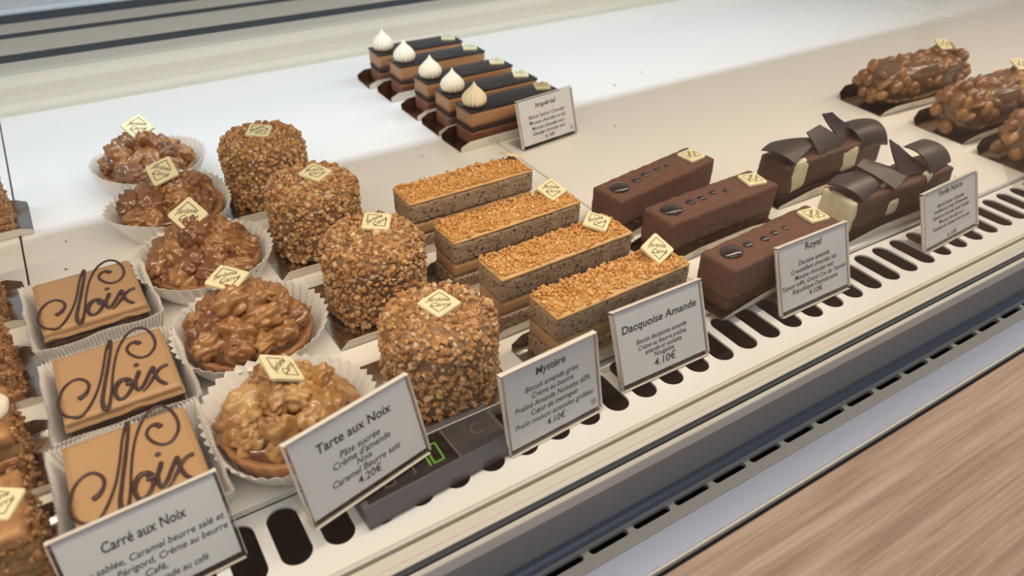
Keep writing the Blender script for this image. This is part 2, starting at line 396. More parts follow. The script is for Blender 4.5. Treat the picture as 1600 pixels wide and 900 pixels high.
# ------------------------------------------------------------------ walnut tarts
m_walnut = [mat('caramel_walnut_a', (172, 122, 72), .22, col2=(120, 76, 40), nscale=160, namt=.45, bump=.25, bscale=320, coat=.5, sss=.08),
            mat('caramel_walnut_b', (188, 138, 82), .22, col2=(134, 88, 48), nscale=160, namt=.45, bump=.25, bscale=320, coat=.5, sss=.08),
            mat('caramel_walnut_c', (148, 98, 58), .2, col2=(104, 62, 34), nscale=160, namt=.45, bump=.2, bscale=320, coat=.6, sss=.08)]
m_walnut_pale = [mat('pale_walnut_a', (205, 165, 108), .25, col2=(160, 114, 62), nscale=150, namt=.4, bump=.25, bscale=320, coat=.45, sss=.12),
                 mat('pale_walnut_b', (214, 178, 124), .28, col2=(176, 130, 76), nscale=150, namt=.4, bump=.25, bscale=320, coat=.4, sss=.12),
                 mat('pale_walnut_c', (186, 140, 82), .22, col2=(136, 90, 46), nscale=150, namt=.4, bump=.25, bscale=320, coat=.5, sss=.12)]
m_caramel = mat('caramel', (112, 68, 38), .15, col2=(84, 48, 26), nscale=90, namt=.5, coat=.7, bump=.2, bscale=150)
m_shell = mat('tart_pastry', (172, 124, 82), .55, col2=(146, 100, 62), nscale=120, namt=.4, bump=.4, bscale=500)
def walnut_meshes(mats, tag_):
    out = []
    for i in range(6):
        out.append(lump_mesh('walnut_piece', .0112, .0085, .0066, mats[i % 3], 4, .34, 1.45+.08*i, i+1, True, .22))
    out.append(lump_mesh('walnut_piece', .0075, .0058, .005, mats[0], 4, .30, 1.4, 11, True, .1))
    out.append(lump_mesh('walnut_piece', .0132, .0052, .0050, mats[1], 4, .32, 1.5, 15, True, .15))
    return out
WN = walnut_meshes(m_walnut, 'a'); WP = walnut_meshes(m_walnut_pale, 'b')
def paper_case_round(parent, r0, r1, h, n=44, seed=0):
    N = n*4; v = []; f = []; rows = 5; rng = random.Random(seed); ph = rng.uniform(0, 6)
    for k in range(rows+1):
        t = k/rows; r = r0+(r1-r0)*t**.85
        for i in range(N):
            a = 2*PI*i/N; fl = math.sin(a*n)*.0013*(.15+.85*t); z = h*t*(1+.10*math.sin(2*a+ph)*t)+(.0006*math.sin(a*n) if k == rows else 0)
            rr = r+fl+.002*t*math.sin(3*a+ph*2); v.append((rr*math.cos(a), rr*math.sin(a), .0006+z))
    for k in range(rows):
        for i in range(N):
            j = (i+1) % N; f.append((k*N+i, k*N+j, (k+1)*N+j, (k+1)*N+i))
    f.append(tuple(range(N))[::-1])
    o = mk('paper_case', v, f, m_case, parent); sm = o.modifiers.new('thickness', 'SOLIDIFY'); sm.thickness = .00025
    return o
def walnut_tart(label, x, y, seed, pale=False, plq=(0, 0, .046, 0, (0, 0)), rz=0):
    t = thing('walnut_tart', label, 'tart', (x, y, 0), rz, 'walnut tarts in fluted paper cases'); rng = random.Random(seed)
    paper_case_round(t, .0385, .0505, .0235, seed=seed)
    def rf(r, z, a):
        k = 1+.012*math.sin(a*26) if r > .036 else 1
        return r*k, z
    lathe('tart_shell', [(.034, .0012), (.0375, .002), (.0415, .0165), (.0412, .0182), (.0395, .0185), (.037, .0165), (.0, .0160)], 104, m_shell, t, rf, cap=False)
    bm = bmesh.new(); bmesh.ops.create_icosphere(bm, subdivisions=4, radius=1)
    for v in bm.verts:
        p = v.co.copy(); d = 1+.10*noise.noise(p*3+Vector((seed, 0, 0)))
        v.co = Vector((p.x*.0365*d, p.y*.0365*d, .0165+max(p.z, -.1)*(.0105 if pale else .017)*d))
    from_bm('caramel_filling', bm, m_caramel, t, True)
    lib = WP if pale else WN
    n_in = 0; placed = []
    for layer, (cnt, rmax, zb, zr) in enumerate(((12, .0315, .0215, .0), (8, .0205, .0305, .0), (4, .0085, .0385, .0))):
        for k in range(cnt):
            a = 2*PI*(k+rng.uniform(-.25, .25))/cnt+layer; r = rmax*rng.uniform(.82, 1.03) if layer < 2 else rmax*math.sqrt(rng.random())
            zz = zb+rng.uniform(-.003, .004)-(.0035 if pale else 0)
            me = lib[rng.choice([0, 1, 2, 3, 4, 5, 0, 1, 2, 3, 4, 5, 6, 7])]
            sc = rng.uniform(1.15, 1.5)
            inst('walnut_piece', me, t, (r*math.cos(a), r*math.sin(a), zz), (rng.uniform(-1, 1), rng.uniform(-1, 1), rng.uniform(0, 6.28)), (sc, sc*rng.uniform(.85, 1.1), sc*rng.uniform(.9, 1.25)))
    px, py, pz, pr, ptl = plq
    plaque(t, (px, py, pz), pr, ptl, .0146)
    return t
walnut_tart('walnut tart with dark caramel at the far end of its row, nearest the back rail', .054, .722, 1, plq=(.001, .006, .0525, -.35, (.45, .12)))
walnut_tart('dark walnut tart, second from the far end of its row', .0555, .628, 2, plq=(.000, -.004, .0525, -.75, (.55, .1)))
walnut_tart('walnut tart in the middle of the row of five tarts', .0590, .533, 3, plq=(-.002, .006, .0530, -.45, (.62, .0)))
walnut_tart('dark glazed walnut tart with its plaque lying flat, second from the front', .0640, .428, 4, plq=(-.004, .018, .0490, .0, (.12, .05)))
walnut_tart('pale walnut tart behind the Tarte aux Noix sign', .0610, .334, 5, True, plq=(.001, .006, .0490, .95, (.5, .3)))

# ------------------------------------------------------------------ walnut squares with piped writing
m_icing = mat('coffee_icing', (184, 146, 106), .42, col2=(176, 138, 98), nscale=30, namt=.2, sss=.1, bump=.05, bscale=120)
m_sq = mat('walnut_sponge_dark', (84, 52, 32), .6, col2=(46, 28, 20), nscale=160, namt=.6, bump=.7, bscale=300)
m_choc = mat('piped_chocolate', (62, 38, 36), .3, coat=.3)
def homog(src):
    dst = [(0, 1), (1, 1), (1, 0), (0, 0)]; A = []; B = []
    for (x, y), (u, v) in zip(src, dst):
        A.append([x, y, 1, 0, 0, 0, -u*x, -u*y]); B.append(u); A.append([0, 0, 0, x, y, 1, -v*x, -v*y]); B.append(v)
    h = np.linalg.solve(np.array(A, float), np.array(B, float))
    return lambda x, y: ((h[0]*x+h[1]*y+h[2])/(h[6]*x+h[7]*y+1), (h[3]*x+h[4]*y+h[5])/(h[6]*x+h[7]*y+1))
HM = homog([(88, 322), (805, 58), (985, 535), (180, 872)])
S_N = [(285, 662), (325, 625), (350, 570), (345, 525), (315, 497), (270, 492), (215, 525), (170, 590), (148, 665), (150, 735), (185, 790), (240, 815), (310, 800), (365, 715), (415, 570), (440, 420), (455, 270), (480, 178),
       (487, 235), (474, 390), (457, 550), (447, 680), (468, 745), (494, 720), (506, 600), (511, 430), (532, 270), (580, 145), (645, 82), (715, 85), (770, 150), (782, 225), (745, 295), (685, 316), (625, 290), (597, 250), (612, 208), (650, 190), (682, 204)]
R_N = [1.9, 1.5, 1]+[.95]*11+[.75]*3+[1.3, 1.0, 1.1, 1.1, 1.3, 1.6, 1.2, .8, .75, .75]+[.95]*10+[1.5, 1.8]
S_O = [(600, 540), (632, 520), (610, 498), (565, 510), (537, 555), (532, 610), (552, 655), (585, 662), (622, 620), (642, 560), (632, 515), (655, 520), (680, 470), (684, 430), (668, 500), (672, 560), (694, 587), (716, 560), (738, 505), (765, 425), (780, 400), (795, 450), (830, 510), (885, 540)]
S_X = [(722, 602), (752, 560), (780, 500), (812, 430), (845, 392), (880, 378)]
def piped(parent, z, hs):
    def cv(l): return [((HM(*p)[0]-.5)*2*hs, (HM(*p)[1]-.5)*2*hs, z) for p in l]
    k = .00095
    tube('piped_letters', cv(S_N), [r*k for r in R_N], m_choc, parent, 8, sub=6)
    tube('piped_letters', cv(S_O), [k*(1.7 if i < 5 else 1.25) for i in range(len(S_O))], m_choc, parent, 8, sub=6)
    tube('piped_letters', cv(S_X), [k*.6, k*.8, k*1.2, k*1.3, k*1.2, k*1.5], m_choc, parent, 8, sub=6)
    d = cv([(665, 378)])[0]
    inst('piped_dot', DOT, parent, (d[0], d[1], z), (0, 0, 0), 1)
DOT = lump_mesh('piped_dot', .0016, .0016, .001, m_choc, 2, .05, 2, 1)
def walnut_square(label, x, y, rz, seed):
    t = thing('walnut_square', label, 'pastry', (x, y, 0), rz, 'iced walnut squares in paper cases'); hs = .0318
    cake_block('sponge', -hs+.0008, hs-.0008, -hs+.0008, hs-.0008, .0012, .0245, m_sq, t, .0009, 220, .004, seed)
    # icing: flat top with a soft drape over the rim
    bm = bmesh.new(); n = 26; vd = {}
    for i in range(n+1):
        for j in range(n+1):
            u = -1+2*i/n; v = -1+2*j/n; e = max(abs(u), abs(v))
            rx = math.copysign(abs(u)**.92, u)*hs*1.01; ry = math.copysign(abs(v)**.92, v)*hs*1.01
            z = .0330-(0 if e < .93 else (.0012 if e < .999 else .0065+.0022*noise.noise(Vector((u*3+seed, v*3, 0)))))
            c = 1.0 if e < .999 else 1.008
            vd[i, j] = bm.verts.new((rx*c, ry*c, z))
    for i in range(n):
        for j in range(n): bm.faces.new((vd[i, j], vd[i+1, j], vd[i+1, j+1], vd[i, j+1]))
    from_bm('icing', bm, m_icing, t, True)
    rbox('icing_core', -hs+.0003, hs-.0003, -hs+.0003, hs-.0003, .0246, .0322, m_icing, t, .001, 2)
    piped(t, .0334, hs)
    # square fluted paper
    per = 4*34; v = []; f = []; rows = 4
    def sq(tt, half):
        s4 = tt*4; k = int(s4) % 4; u = s4-int(s4); a = -half+2*half*u
        p, nr = [((a, -half), (0, -1)), ((half, a), (1, 0)), ((-a, half), (0, 1)), ((-half, -a), (-1, 0))][k]
        return p, nr
    NN = per*3
    for r in range(rows+1):
        tt = r/rows
        for i in range(NN):
            (px, py), (nx, ny) = sq(i/NN, hs+.0015+.0062*tt)
            fl = math.sin(i/NN*per*2*PI)*.0011*tt+.0015*tt*noise.noise(Vector((px*60, py*60, seed)))
            zz = .0006+(.0265+.005*noise.noise(Vector((px*30+seed, py*30, 2))))*tt+(.0005*math.sin(i/NN*per*2*PI) if r == rows else 0)
            v.append((px+nx*fl, py+ny*fl, zz))
    for r in range(rows):
        for i in range(NN):
            j = (i+1) % NN; f.append((r*NN+i, r*NN+j, (r+1)*NN+j, (r+1)*NN+i))
    o = mk('paper_case', v, f, m_case, t); sm = o.modifiers.new('thickness', 'SOLIDIFY'); sm.thickness = .0002
walnut_square('iced walnut square with piped lettering, farthest back of the three', -.0225, .502, .02, 1)
walnut_square('iced walnut square with piped lettering, in the middle of the three', -.0200, .4085, .0, 2)
walnut_square('iced walnut square right behind the Carré aux Noix sign', -.0235, .3275, .0, 3)

# ------------------------------------------------------------------ praline coated drums
NUTC = [(186, 136, 82), (164, 112, 60), (206, 162, 108), (138, 90, 52), (196, 148, 92), (172, 122, 70), (220, 190, 146), (124, 80, 48)]
m_bits = mat('chopped_praline', (176, 122, 66), .42, island=NUTC, coat=.15, sss=.05)
m_drum = mat('praline_cream', (120, 80, 48), .7, col2=(150, 124, 96), nscale=120, namt=.4, bump=.5, bscale=300)
def praline_drum(label, x, y, seed, plq, R=.0358, Hh=.0585):
    t = thing('praline_cake', label, 'pastry', (x, y, 0), random.Random(seed).uniform(0, 6), 'nut coated drum cakes'); rng = np.random.default_rng(seed)
    rc = .010; prof = [(R-.004, .0018), (R, .005), (R, Hh-rc)]+[(R-rc+rc*math.cos(a), Hh-rc+rc*math.sin(a)) for a in (PI/8, PI/4, 3*PI/8, PI/2)]+[(.001, Hh+.0012)]
    def rf(r, z, a): return r*(1+.02*noise.noise(Vector((math.cos(a)*2, math.sin(a)*2, z*50+seed)))), z
    lathe('cake_body', prof, 48, m_drum, t, rf)
    pts = []; sz = []
    for _ in range(2000):
        if rng.random() < .76:
            a = rng.uniform(0, 2*PI); z = rng.uniform(.0025, Hh-.002); r = R if z < Hh-rc else R-rc+math.sqrt(max(0, rc*rc-(z-Hh+rc)**2))
            r *= 1+.02*noise.noise(Vector((math.cos(a)*2, math.sin(a)*2, z*50+seed))); r += rng.uniform(-.0004, .0009)
            pts.append((r*math.cos(a), r*math.sin(a), z))
        else:
            a = rng.uniform(0, 2*PI); r = (R-.003)*math.sqrt(rng.random()); pts.append((r*math.cos(a), r*math.sin(a), Hh+rng.uniform(-.0004, .0014)-(.003*(r/R)**6)))
        sz.append(rng.uniform(.0013, .0027)*(1.25 if rng.random() < .12 else 1))
    bits('chopped_nuts', pts, None, sz, m_bits, t, seed)
    px, py, pr, tl = plq
    o = plaque(t, (0, 0, 0), 0, (0, 0), .0135)
    inv = Matrix.Rotation(-t.rotation_euler.z, 4, 'Z'); q = inv @ Vector((px, py, 0))
    o.location = (q.x, q.y, Hh+.0022); o.rotation_euler = (tl[0], tl[1], pr-t.rotation_euler.z)
    # folded square card beneath
    cb = bpy.data.objects.new('cake_board', None)
    bpy.data.objects.remove(cb)
    bd = rbox('cake_board', -.046, .040, -.041, .041, .0004, .0011, m_silver, t); bd.rotation_euler = (0, 0, -t.rotation_euler.z)
    v = []; f = []
    fl = mk('board_flap', [(-.046, -.0412, .0005), (.040, -.0412, .0005), (.040, -.0435, .0085), (-.040, -.0435, .0085)], [(0, 1, 2, 3)], m_card, t); fl.rotation_euler = (0, 0, -t.rotation_euler.z)
    fl.modifiers.new('thickness', 'SOLIDIFY').thickness = .0004
    return t
praline_drum('nut coated drum cake farthest back in its row', .1425, .6400, 11, (.001, .004, .25, (.1, 0)))
praline_drum('nut coated drum cake, second from the back of its row', .1520, .5370, 12, (.006, .004, -.2, (.1, .05)))
praline_drum('nut coated drum cake, second from the front of its row', .1600, .4350, 13, (.009, .010, .25, (.1, 0)))
praline_drum('nut coated drum cake between the Tarte aux Noix and Mystère signs', .1590, .3300, 14, (.003, .004, -.5, (.05, 0)))

# ------------------------------------------------------------------ almond dacquoise bars
m_dsp = mat('almond_sponge', (176, 150, 122), .75, col2=(146, 120, 96), nscale=150, namt=.5, bump=.9, bscale=380, specks=(420, .59, (72, 54, 44)))
m_dcr = mat('praline_buttercream', (182, 142, 96), .5, col2=(168, 128, 84), nscale=60, namt=.3, sss=.1, bump=.15, bscale=200)
m_dtop = mat('blond_icing', (214, 172, 112), .4, col2=(198, 152, 92), nscale=80, namt=.4, sss=.15)
m_noug = mat('nougatine', (206, 138, 62), .22, island=[(222, 160, 88), (208, 142, 70), (232, 184, 118), (196, 128, 60), (226, 170, 98)], coat=.3, sss=.25)
def dacquoise(label, x, y, rz, seed, plq):
    t = thing('dacquoise_bar', label, 'pastry', (x, y, 0), math.radians(rz), 'almond dacquoise bars'); L, W_ = .0590, .0158; rng = np.random.default_rng(seed)
    tray(t, -L-.010, L+.006, W_+.0030, m_silver, .010, 75, True)
    cake_block('sponge_layer', -L, L, -W_, W_, .0012, .0165, m_dsp, t, .0007, 260, .003, seed)
    cake_block('buttercream_layer', -L+.0004, L-.0004, -W_+.0004, W_-.0004, .0160, .0285, m_dcr, t, .0004, 160, .004, seed+1)
    cake_block('sponge_layer', -L, L, -W_, W_, .0280, .0462, m_dsp, t, .0006, 260, .003, seed+2)
    cake_block('icing_layer', -L-.0002, L+.0002, -W_-.0002, W_+.0002, .0458, .0482, m_dtop, t, .0003, 160, .004, seed+3, .001)
    pts = []; sz = []
    for _ in range(1150):
        px = rng.uniform(-L+.001, L-.002); edge = .0015+.0022*abs(noise.noise(Vector((px*90, seed, 0))))*2
        py = rng.uniform(-W_+edge, W_-.0008); hgt = .0016*max(0, noise.noise(Vector((px*110, py*110, seed)))+.35)+.0016*max(0, (py/W_))
        pts.append((px, py, .0482+rng.uniform(0, 1)*hgt+.0003)); sz.append(rng.uniform(.0008, .0017)*(1.5 if rng.random() < .06 else 1))
    bits('nougatine_crumbs', pts, None, sz, m_noug, t, seed)
    px, py, pz, pr, tl = plq; plaque(t, (px, py, pz), pr, tl, .0125)
dacquoise('nougatine topped dacquoise bar farthest back, its plaque tipped over the far edge', .2690, .4940, .5, 21, (.055, .012, .0505, .6, (.0, .45)))
dacquoise('nougatine topped dacquoise bar, second from the back of its row', .2715, .4270, 1.8, 22, (.045, .006, .0515, -.5, (.30, .1)))
dacquoise('nougatine topped dacquoise bar, second from the front of its row', .2770, .3690, 1.6, 23, (.040, .005, .0515, -.12, (.16, .05)))
dacquoise('nougatine topped dacquoise bar behind the Dacquoise Amande sign', .2850, .3150, 1.9, 24, (.0435, .004, .0540, -.45, (.52, .15)))

# ------------------------------------------------------------------ cocoa dusted chocolate bars
m_coc = mat('cocoa_mousse', (110, 74, 59), .8, col2=(92, 60, 48), nscale=260, namt=.5, bump=.5, bscale=600, specks=(900, .68, (132, 90, 72)))
m_crunch = mat('crunchy_praline', (96, 62, 40), .6, col2=(52, 32, 24), nscale=220, namt=.6, bump=.9, bscale=420)
m_drop = mat('chocolate_gloss', (34, 22, 22), .08, coat=.6)
DROP = {}
def royal(label, x, y, rz, seed, plq):
    t = thing('chocolate_mousse_bar', label, 'pastry', (x, y, 0), math.radians(rz), 'cocoa dusted mousse bars'); L, W_ = .0635, .0163
    tray(t, -L-.008, L+.005, W_+.003, m_gold, .011, 72, True, 1)
    cake_block('crunchy_base', -L+.0006, L-.0006, -W_+.0006, W_-.0006, .0012, .0128, m_crunch, t, .0012, 240, .003, seed)
    cake_block('mousse', -L, L, -W_, W_, .0118, .0392, m_coc, t, .0007, 130, .003, seed+5, .0013)
    xs = [-.046, -.026, -.0105, .0035, .0165]; rs = [.0098, .0046, .0042, .0038, .0032]
    rr = random.Random(seed)
    for i, (a, r) in enumerate(zip(xs, rs)):
        key = i
        if key not in DROP: DROP[key] = lump_mesh('chocolate_drop', r, r*.86, r*.34+.0006, m_drop, 3, .03, 2, 1)
        inst('chocolate_drop', DROP[key], t, (a+rr.uniform(-.0015, .0015), .002+rr.uniform(-.002, .002), .0392), (0, 0, rr.uniform(-.3, .3)))
    px, py, pr = plq; plaque(t, (px, py, .0396), pr, (0, 0), .0128)
royal('cocoa dusted chocolate bar farthest back of the three', .4300, .4340, 8.5, 31, (.0485, .0, .75))
royal('cocoa dusted chocolate bar in the middle of the three', .4430, .3770, 2.0, 32, (.0480, .0, .55))
royal('cocoa dusted chocolate bar behind the Royal sign', .4370, .3060, 4.0, 33, (.0500, .0, .6))

# ------------------------------------------------------------------ black forest bars
m_fm = mat('dark_mousse', (92, 60, 46), .6, col2=(76, 48, 38), nscale=90, namt=.4, bump=.3, bscale=300)
m_fc = mat('vanilla_cream', (226, 216, 186), .6, col2=(206, 194, 158), nscale=260, namt=.5, bump=.35, bscale=350, sss=.1)
m_shard = mat('chocolate_shard', (48, 36, 35), .42, specks=(1100, .68, (180, 168, 162)))
m_shard2 = mat('chocolate_shard_plain', (54, 40, 39), .34)
m_fs = mat('dark_sponge', (44, 28, 22), .8, bump=.8, bscale=380)
def shard(parent, q, bulge, m):
    n = 10; v = []; f = []; q = [Vector(p) for p in q]
    nr = (q[2]-q[0]).cross(q[3]-q[1]).normalized()
    if nr.z < 0: nr = -nr
    for k, off in enumerate((0, .0012)):
        for i in range(n+1):
            for j in range(n+1):
                u = i/n; w_ = j/n
                p = (q[0]*(1-u)+q[1]*u)*(1-w_)+(q[3]*(1-u)+q[2]*u)*w_
                v.append(p+nr*(bulge*(1-(2*w_-1)**2)+.25*bulge*(1-(2*u-1)**2)+off))
    m1 = (n+1)**2; I = lambda k, i, j: k*m1+i*(n+1)+j
    bm = bmesh.new(); V = [bm.verts.new(p) for p in v]
    def F(*ids): bm.faces.new([V[i] for i in ids])
    for i in range(n):
        for j in range(n):
            F(I(0, i, j), I(0, i, j+1), I(0, i+1, j+1), I(0, i+1, j)); F(I(1, i, j), I(1, i+1, j), I(1, i+1, j+1), I(1, i, j+1))
    for i in range(n):
        F(I(0, i, 0), I(0, i+1, 0), I(1, i+1, 0), I(1, i, 0)); F(I(0, i+1, n), I(0, i, n), I(1, i, n), I(1, i+1, n))
        F(I(0, 0, i+1), I(0, 0, i), I(1, 0, i), I(1, 0, i+1)); F(I(0, n, i), I(0, n, i+1), I(1, n, i+1), I(1, n, i))
    o = from_bm('chocolate_shard', bm, m, parent, True)
    md = o.modifiers.new('edge', 'EDGE_SPLIT'); md.split_angle = .9
    return o
def forest(label, x, y, rz, seed, end_cream):
    t = thing('black_forest_bar', label, 'pastry', (x, y, 0), math.radians(rz), 'black forest bars with chocolate shards'); L, W_, Hh = .0700, .0170, .0405
    tray(t, -L-.006, L+.005, W_+.003, m_gold, .013, 72, True, 1)
    cake_block('sponge_base', -L, L, -W_, W_, .0012, .0110, m_fs, t, .001, 240, .003, seed)
    cake_block('mousse', -L, L, -W_, W_, .0100, Hh, m_fm, t, .0009, 70, .003, seed+3, .003)
    R_ = random.Random(seed)
    def cream(x0, x1, z0, z1, yy, sd):
        bm = bmesh.new(); bmesh.ops.create_icosphere(bm, subdivisions=4, radius=1)
        for v in bm.verts:
            p = v.co; e = lambda c: math.copysign(abs(c)**.55, c); d = 1+.16*noise.noise(p*1.8+Vector((sd*3.1, 0, 0)))
            v.co = Vector(((x0+x1)/2+e(p.x)*(x1-x0)/2*d, yy+e(p.y)*.004, (z0+z1)/2+e(p.z)*(z1-z0)/2*d))
        from_bm('cream_filling', bm, m_fc, t, True)
    if end_cream == 'corner':
        cream(-L+.006, -L+.030, .011, Hh+.001, -W_+.0030, 1); cream(.008, .034, .012, Hh-.001, -W_+.0030, 2)
    else:
        cake_block('cream_end', -L-.0012, -L+.006, -W_-.0008, W_-.001, .011, Hh+.0005, m_fc, t, .0012, 120, .003, seed+9, .003)
        cream(-.020, -.004, .013, .030, -W_+.0032, 3); cream(-.026, -.012, Hh-.006, Hh+.004, -.006, 4); cream(.028, .036, Hh-.012, Hh+.003, -W_+.004, 5)
    if end_cream == 'corner':
        Q = [([(-.090, .002, .0540), (-.063, .014, .0500), (-.011, .0, .0470), (-.066, -.019, .0430)], .003, m_shard),
             ([(-.028, .004, .0565), (-.0085, .006, .0590), (.020, -.008, .0400), (-.026, -.0172, .0360)], .001, m_shard),
             ([(-.0054, .008, .0686), (.012, .010, .0658), (.050, -.002, .0420), (.018, -.006, .0410)], -.002, m_shard2),
             ([(.030, .016, .0440), (.074, .014, .0440), (.0765, -.0185, .0280), (.034, -.0185, .0330)], .010, m_shard)]
    else:
        Q = [([(-.084, .004, .0520), (-.060, .014, .0500), (-.006, -.002, .0440), (-.062, -.0185, .0410)], .004, m_shard2),
             ([(-.042, .010, .0560), (-.029, .014, .0580), (.0115, -.008, .0430), (-.021, -.0185, .0410)], .001, m_shard),
             ([(-.0056, .010, .0730), (.010, .009, .0640), (.038, -.012, .0420), (.0, -.008, .0440)], -.0015, m_shard2),
             ([(.020, .010, .0600), (.060, .016, .0560), (.074, -.008, .0400), (.030, -.016, .0420)], .006, m_shard)]
    for q_, bl, mm in Q: shard(t, q_, bl, mm)
forest('black forest bar farther from the glass, with curved chocolate shards on top', .6080, .3960, .5, 41, 'corner')
forest('black forest bar behind the Forêt Noire sign, with a cream end', .6030, .3200, -1, 42, 'end')

# ------------------------------------------------------------------ glazed layered bars with meringue
m_milk = mat('milk_mousse', (176, 130, 92), .5, col2=(164, 118, 80), nscale=90, namt=.3, sss=.1, bump=.15, bscale=260)
m_drk = mat('chocolate_mousse', (132, 84, 60), .55, col2=(116, 70, 48), nscale=90, namt=.3, bump=.2, bscale=260)
m_sac = mat('sacher_sponge', (52, 32, 26), .85, bump=.9, bscale=420)
m_glz = mat('mirror_glaze', (26, 20, 19), .22, spec=.35)
m_mer = mat('meringue', (240, 230, 208), .5, sss=.25)
m_goldline = mat('gold_swirl', (120, 98, 66), .35, metal=.4)
def imperial(label, x, y, rz, seed, cream=False):  # cream: use the meringue colour with warm light painted in
    t = thing('layered_mousse_bar', label, 'pastry', (x, y, 0), math.radians(rz), 'glazed mousse bars with a meringue kiss'); L, W_ = .0575, .0155
    tray(t, -L-.016, L+.005, W_+.0035, m_gold, .011, 78, True)
    cake_block('mousse_layer', -L, L, -W_, W_, .0012, .0170, m_drk, t, .0007, 140, .0035, seed)
    cake_block('sponge_layer', -L-.0002, L+.0002, -W_-.0002, W_+.0002, .0165, .0222, m_sac, t, .0009, 260, .003, seed+1)
    cake_block('mousse_layer', -L, L, -W_, W_, .0218, .0375, m_milk, t, .0004, 120, .004, seed+2)
    rbox('glaze', -L-.0006, L+.0006, -W_-.0006, W_+.0006, .0372, .0396, m_glz, t, .0008, 3, True)
    for k, (cx, cy, r, a0, a1) in enumerate(((-.012, .004, .010, -.5, 2.4), (.006, -.003, .009, 2.4, 5.3), (.020, .003, .010, -.4, 2.2))):
        tube('swirl_line', [(cx+r*1.6*math.cos(a0+(a1-a0)*i/9), cy+r*.8*math.sin(a0+(a1-a0)*i/9), .0397) for i in range(10)], .00032, m_goldline, t, 5, sub=2)
    def rf(r, z, a):
        return r*(1+.075*math.sin(a*13+z*70)*(1 if r > .002 else 0)), z
    mr = .0125
    o = lathe('meringue_kiss', [(.007, .0), (.0105, .0012), (mr, .0055), (mr*.97, .0090), (mr*.80, .0130), (mr*.54, .0165), (mr*.30, .0195), (mr*.13, .0225), (.0003, .0252)], 78, m_mer if not cream else mat('meringue_warm_lit', (248, 234, 200), .5, sss=.25), t, rf)  # front bar's kiss has the warm lamp light mixed into its colour
    o.location = (-L+.0135, .0, .0395)
    plaque(t, (.046, .002, .0398), .35, (0, 0), .0115)
for i, (px, py, lab) in enumerate((
        (.4020, .8570, 'glazed mousse bar with meringue, farthest back of its row'), (.4070, .8080, 'glazed mousse bar with meringue, second from the back of its row'),
        (.4090, .7460, 'glazed mousse bar with meringue, third of the row of five'), (.4105, .6960, 'glazed mousse bar with a twisted meringue, second from the front of its row'),
        (.4110, .6510, 'glazed mousse bar with warm-lit meringue, behind the Impérial sign'))):
    imperial(lab, px, py, (-1.5, 0, 1.5, 1, 3.0)[i], 50+i*4, i == 4)

# ------------------------------------------------------------------ hazelnut logs
m_milkc = mat('milk_chocolate', (114, 82, 54), .3, col2=(94, 65, 43), nscale=70, namt=.4, coat=.3, bump=.15, bscale=120)
m_hz = [mat('roasted_hazelnut', (164, 118, 66), .38, col2=(138, 96, 54), nscale=200, namt=.4, coat=.3), mat('coated_hazelnut', (136, 97, 60), .32, col2=(116, 80, 50), nscale=120, namt=.4, coat=.4), mat('dark_hazelnut', (128, 84, 46), .32, coat=.3)]
HZ = [lump_mesh('hazelnut', .0066, .0058, .0054, m_hz[i % 3], 3, .07, 1.6, i+1) for i in range(3)]+[lump_mesh('hazelnut', .0070, .0060, .0034, m_hz[i], 3, .10, 1.8, i+9, False, .12) for i in range(2)]
def log(label, x, y, rz, seed, plq):
    t = thing('hazelnut_log', label, 'pastry', (x, y, 0), math.radians(rz), 'chocolate logs covered with whole hazelnuts'); rng = random.Random(seed); L, W_ = .074, .0235
    tray(t, -L-.010, L+.008, W_+.005, m_gold, .016, 58, True)
    bm = bmesh.new(); bmesh.ops.create_icosphere(bm, subdivisions=5, radius=1)
    for v in bm.verts:
        p = v.co.copy(); e = lambda c, k: math.copysign(abs(c)**k, c); q = Vector((e(p.x, .45)*L, e(p.y, .6)*W_*1.06, .0250+e(p.z, .6)*.0245))
        d = .0028*noise.noise(q*90+Vector((seed, 0, 0)))+.0012*noise.noise(q*240); v.co = q+p.normalized()*d
        v.co.z = max(v.co.z, .0012)
    from_bm('chocolate_body', bm, m_milkc, t, True)
    for k in range(80):
        px = rng.uniform(-L, L); a = rng.uniform(-.25, PI+.25)
        rr = 1.0 if abs(px) < L*.9 else .8
        py, pz = W_*math.cos(a)*.98*rr, .0245+.0238*math.sin(a)*rr
        if k < 8: px = -L*1.0+rng.uniform(-.002, .003); py = rng.uniform(-W_*.8, W_*.8); pz = rng.uniform(.008, .042)
        inst('hazelnut', HZ[rng.randrange(5)], t, (px, py, max(pz, .0075)), (rng.uniform(0, 6), rng.uniform(0, 6), rng.uniform(0, 6)), rng.uniform(1.05, 1.4))
    px, py, pz, pr, tl = plq; plaque(t, (px, py, pz), pr, tl, .0120)
log('hazelnut covered chocolate log farthest back, with a plaque on top', .8930, .4900, -3, 61, (.046, .004, .0560, .6, (.35, -.25)))
log('hazelnut covered chocolate log in the middle of the three', .9030, .3980, -1, 62, (.046, .006, .0560, .6, (.3, -.25)))
log('hazelnut covered chocolate log cut off by the right edge of the photo', .8930, .3180, 0, 63, (.046, .0, .0560, .6, (.3, -.25)))

